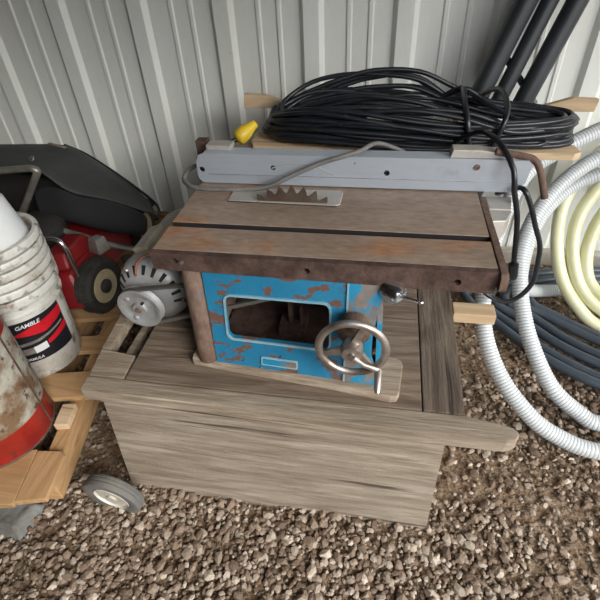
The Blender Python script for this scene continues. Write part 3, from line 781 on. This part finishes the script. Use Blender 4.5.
# ------------------------------------------------------------------ mower and grass bag
mw = thing('lawn_mower', (-1.15, 1.3, .130), 'red push lawn mower parked on the pallet behind the buckets', 'lawn mower')
obj('deck', hexa([(-1.42, 1.02, .20), (-.985, 1.10, .20), (-1.03, 1.62, .20), (-1.45, 1.60, .20)], [(-1.38, 1.08, .315), (-1.03, 1.14, .325), (-1.07, 1.56, .325), (-1.40, 1.55, .315)]), M['mred'], mw, bevel=.02, seg=3)
obj('engine', join(lathe([(.11, 0), (.115, .02), (.11, .07), (.08, .09), (.02, .095)], (-1.27, 1.33, .326), (0, 0, 1), 28)), M['mdark'], mw, smooth='auto')
obj('engine_cover', hexa([(-1.13, 1.13, .326), (-1.04, 1.16, .326), (-1.04, 1.34, .326), (-1.13, 1.33, .326)], [(-1.12, 1.16, .385), (-1.05, 1.18, .385), (-1.05, 1.31, .385), (-1.12, 1.30, .385)]), M['mred'], mw, bevel=.01)
obj('badge', hexa([(-1.13, 1.118, .300), (-1.07, 1.132, .300), (-1.07, 1.139, .300), (-1.13, 1.125, .300)], [(-1.13, 1.128, .318), (-1.07, 1.142, .318), (-1.07, 1.149, .318), (-1.13, 1.135, .318)]), M['tube'], mw)
def wheel(parent, c, axis, R, w, tire, hub, groov=True, rh=.62, name='wheel'):
    c = Vector(c); A_ = Vector(axis).normalized()
    h = w/2
    pf = [(rh*R, -h*.8), (R*.86, -h), (R*.97, -h*.78), (R, -h*.35)]
    if groov: pf += [(R*.985, -h*.30), (R, -h*.22), (R, -h*.05), (R*.985, 0), (R, h*.05), (R, h*.22), (R*.985, h*.30)]
    pf += [(R, h*.35), (R*.97, h*.78), (R*.86, h), (rh*R, h*.8)]
    t = obj(name, lathe(pf, c, A_, 48, close=True), tire, parent, smooth='auto')
    hb = obj('hub', lathe([(rh*R*1.01, h*.72), (rh*R*.96, h*.80), (rh*R*.88, h*.62), (rh*R*.55, h*.35), (rh*R*.42, h*.45), (rh*R*.36, h*.9), (.010, h*.92), (.010, -h*.9), (rh*R*.9, -h*.6), (rh*R*1.01, -h*.72)], c, A_, 36), hub, t, smooth='auto')
    return t, hb, c, A_
wA = Vector((1, -.12, .03)).normalized()
t_, hb_, c_, A_ = wheel(mw, (-.985, 1.205, .232), wA, .102, .066, M['tire'], M['cream'])
q = frame_to(wA); lugs = []
for i in range(36):
    for s_ in (-1, 1):
        a = 2*PI*(i+.5*(s_ > 0))/36
        Mx = Matrix.Translation(c_) @ q @ Matrix.Rotation(a, 4, 'Z') @ Matrix.Translation((.0995, 0, s_*.014))
        lugs.append(xf(box(-.002, .004, -.0045, .0045, -.007, .007), Mx))
obj('tread', join(*lugs), M['tire'], t_)
obj('hub_cap', lathe([(.026, 0), (.026, .012), (.018, .018), (.001, .019)], c_+A_*.020, A_, 20), M['mdark'], hb_, smooth='auto')
wheel(mw, (-1.02, 1.64, .225), (1, 0, 0), .095, .05, M['tire'], M['cream'])
wheel(mw, (-1.47, 1.20, .225), (-1, 0, 0), .095, .05, M['tire'], M['cream'])
wheel(mw, (-1.48, 1.60, .225), (-1, 0, 0), .095, .05, M['tire'], M['cream'])
obj('lift_bar', sweep(catmull([(-1.20, 1.15, .425), (-1.14, 1.15, .440), (-1.06, 1.15, .457), (-1.028, 1.15, .452), (-1.014, 1.15, .425), (-1.010, 1.15, .36), (-1.005, 1.15, .29)], .01), .0085, 10), M['chrome'], mw, smooth=True)
obj('adjuster', hexa([(-1.03, 1.27, .33), (-.975, 1.25, .33), (-.955, 1.30, .33), (-1.01, 1.32, .33)], [(-1.02, 1.275, .385), (-.98, 1.26, .385), (-.965, 1.30, .385), (-1.005, 1.31, .385)]), M['tube'], mw, bevel=.006)

bag = thing('grass_bag', (-1.15, 1.55, .36), 'dusty black fabric grass catcher bag with a metal frame at top left', 'grass bag')
rows = [
 [(-1.94, 1.84, .495), (-1.64, 1.84, .500), (-1.50, 1.84, .505), (-1.38, 1.84, .505), (-1.30, 1.82, .47), (-1.15, 1.78, .40), (-1.01, 1.76, .28)],
 [(-1.943, 1.75, .528), (-1.64, 1.75, .533), (-1.468, 1.75, .538), (-1.326, 1.75, .542), (-1.248, 1.75, .505), (-1.125, 1.72, .425), (-.985, 1.70, .295)],
 [(-1.754, 1.55, .572), (-1.479, 1.55, .577), (-1.343, 1.55, .590), (-1.217, 1.55, .575), (-1.150, 1.55, .525), (-1.044, 1.55, .450), (-.887, 1.55, .350)],
 [(-1.638, 1.42, .574), (-1.378, 1.42, .583), (-1.220, 1.42, .590), (-1.174, 1.42, .521), (-1.117, 1.42, .477), (-.983, 1.42, .478), (-.835, 1.43, .410)]]
def grid_solid(rows, drop):
    """sheet of rows given thickness downwards"""
    nr, nc = len(rows), len(rows[0]); V = [p for r in rows for p in r]; F = []
    for j in range(nr-1):
        for i in range(nc-1): F.append((j*nc+i, j*nc+i+1, (j+1)*nc+i+1, (j+1)*nc+i))
    return V, F
top = obj('cover', grid_solid(rows, 0), M['fabric'], bag, smooth=True)
md = top.modifiers.new('sub', 'SUBSURF'); md.levels = 2; md.render_levels = 3; md.boundary_smooth = 'ALL'
md = top.modifiers.new('sol', 'SOLIDIFY'); md.thickness = .006; md.offset = -1
# skirt: the dark lower side panel from the crease down to the frame
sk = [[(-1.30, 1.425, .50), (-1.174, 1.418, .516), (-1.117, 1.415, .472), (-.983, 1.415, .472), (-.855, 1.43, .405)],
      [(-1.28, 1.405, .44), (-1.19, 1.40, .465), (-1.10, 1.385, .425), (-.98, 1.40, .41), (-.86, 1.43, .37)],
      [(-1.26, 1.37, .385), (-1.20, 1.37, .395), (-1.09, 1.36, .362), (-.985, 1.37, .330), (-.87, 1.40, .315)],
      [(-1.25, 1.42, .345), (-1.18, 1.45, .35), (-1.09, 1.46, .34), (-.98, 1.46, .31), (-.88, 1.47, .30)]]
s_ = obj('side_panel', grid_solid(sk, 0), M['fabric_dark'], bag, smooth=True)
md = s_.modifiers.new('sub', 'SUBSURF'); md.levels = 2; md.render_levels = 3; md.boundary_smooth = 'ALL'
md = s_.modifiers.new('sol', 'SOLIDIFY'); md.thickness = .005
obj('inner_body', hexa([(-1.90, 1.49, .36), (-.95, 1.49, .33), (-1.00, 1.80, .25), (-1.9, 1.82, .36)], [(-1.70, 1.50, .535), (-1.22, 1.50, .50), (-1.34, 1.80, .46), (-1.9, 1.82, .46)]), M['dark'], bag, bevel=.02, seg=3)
obj('edge_piping', sweep(catmull([(-1.40, 1.835, .503), (-1.30, 1.822, .468), (-1.15, 1.782, .395), (-1.01, 1.765, .285), (-.93, 1.66, .29), (-.86, 1.50, .345)], .015), .006, 8), M['fabric_dark'], bag, smooth=True)
fr = obj('frame', sweep(catmull([(-1.60, 1.36, .585), (-1.368, 1.36, .591), (-1.20, 1.36, .606), (-1.178, 1.36, .600), (-1.195, 1.36, .575), (-1.318, 1.36, .425), (-1.318, 1.36, .412), (-1.30, 1.358, .404), (-1.251, 1.356, .392), (-1.17, 1.352, .365), (-1.091, 1.35, .344), (-1.0, 1.355, .310), (-.906, 1.37, .282)], .012), .0125, 10), M['tube'], bag, smooth=True)
obj('snap', lathe([(.012, 0), (.011, .004), (.004, .006)], (-1.278, 1.47, .592), (-.1, -.5, .85), 14), M['steel'], bag, smooth='auto')
obj('scuff_tape', xf(box(-.045, .045, -.006, .006, 0, .0015), Matrix.Translation((-1.30, 1.66, .570)) @ Matrix.Rotation(-.25, 4, 'Z') @ Matrix.Rotation(.1, 4, 'Y')), M['plankpale'], bag)

o = obj('stone_slab', hexa([(-1.08, .40, -.02), (-.86, .41, -.02), (-.84, .52, -.02), (-1.06, .54, -.02)], [(-1.05, .43, .030), (-.90, .435, .022), (-.875, .50, .018), (-1.03, .52, .034)]), material('grey_slab', (.20, .20, .19), (.12, .11, .095), 12, rough=.8, bmp=.004), loc=(-.96, .47, 0), bevel=.008, seg=3)
tag(o, 'dark grey slab half hidden under the front edge of the pallet', 'slab')

# ------------------------------------------------------------------ loose wheel by the crate's corner
cw = thing('cart_wheel', (-.665, .535, 0), 'small grey-tyred wheel with a pale spoked hub standing in the gravel', 'wheel')
wc = Vector((-.652, .543, .052)); wa = Vector((-.10, -1, -.08)).normalized()
R0 = .082
tw = obj('tire', lathe([(.052, -.014), (.070, -.019), (.080, -.016), (.0825, -.010), (.0805, -.008), (.0825, -.006), (.0825, 0), (.0805, .002), (.0825, .004), (.0825, .010), (.080, .016), (.070, .019), (.052, .014)], wc, wa, 52, close=True), M['tire_grey'], cw, smooth='auto')
hub = [lathe([(.0525, .010), (.050, .015), (.046, .010), (.0455, -.004), (.0525, -.006)], wc, wa, 40), lathe([(.006, .016), (.013, .015), (.014, -.01), (.006, -.012)], wc, wa, 18)]
q = frame_to(wa)
hb = obj('hub', join(*hub, lathe([(.001, -.006), (.05, -.006)], wc, wa, 36)), M['hubw'], cw, smooth='auto')
for i in range(5):
    Mx = Matrix.Translation(wc) @ q @ Matrix.Rotation(2*PI*i/5+.3, 4, 'Z')
    obj('spoke', xf(hexa([(.012, -.007, -.005), (.048, -.004, -.005), (.048, .004, -.005), (.012, .007, -.005)], [(.012, -.004, .011), (.048, -.002, .006), (.048, .002, .006), (.012, .004, .011)]), Mx), M['hubw'], hb)

# ------------------------------------------------------------------ light and camera
w = bpy.data.worlds.new('World'); bpy.context.scene.world = w; w.use_nodes = True
bg = w.node_tree.nodes['Background']; nt = w.node_tree
tc = nt.nodes.new('ShaderNodeTexCoord'); sx = nt.nodes.new('ShaderNodeSeparateXYZ'); nt.links.new(tc.outputs['Generated'], sx.inputs[0])
rp_ = nt.nodes.new('ShaderNodeValToRGB'); nt.links.new(sx.outputs['Z'], rp_.inputs[0])
rp_.color_ramp.elements[0].position = 0; rp_.color_ramp.elements[0].color = (.16, .15, .135, 1)
rp_.color_ramp.elements[1].position = .25; rp_.color_ramp.elements[1].color = (.92, .96, 1.0, 1)
nt.links.new(rp_.outputs[0], bg.inputs[0]); bg.inputs[1].default_value = 1.75
sun = bpy.data.lights.new('sun', 'SUN'); sun.energy = 2.2; sun.angle = math.radians(30); sun.color = (1, .97, .92)
so = bpy.data.objects.new('sun', sun); COL.objects.link(so)
so.rotation_euler = Vector((-.75, .62, -.55)).to_track_quat('-Z', 'Y').to_euler()

cam = bpy.data.cameras.new('camera'); co = bpy.data.objects.new('camera', cam); COL.objects.link(co)
Rm = np.array([[0.98557858, 0.16363746, -0.04310035], [0.07052696, -0.62874915, -0.77440329], [-0.1538207, 0.76019556, -0.63122255]])
m4 = Matrix(((Rm[0][0], -Rm[1][0], -Rm[2][0], 0), (Rm[0][1], -Rm[1][1], -Rm[2][1], 0), (Rm[0][2], -Rm[1][2], -Rm[2][2], 1.23), (0, 0, 0, 1)))
co.matrix_world = m4
cam.sensor_width = 36; cam.sensor_fit = 'HORIZONTAL'; cam.lens = 36*465/600; cam.clip_start = .02
sc = bpy.context.scene; sc.camera = co
sc.view_settings.view_transform = 'Standard'; sc.view_settings.look = 'None'; sc.view_settings.gamma = 1
sc.view_settings.exposure = 0.95
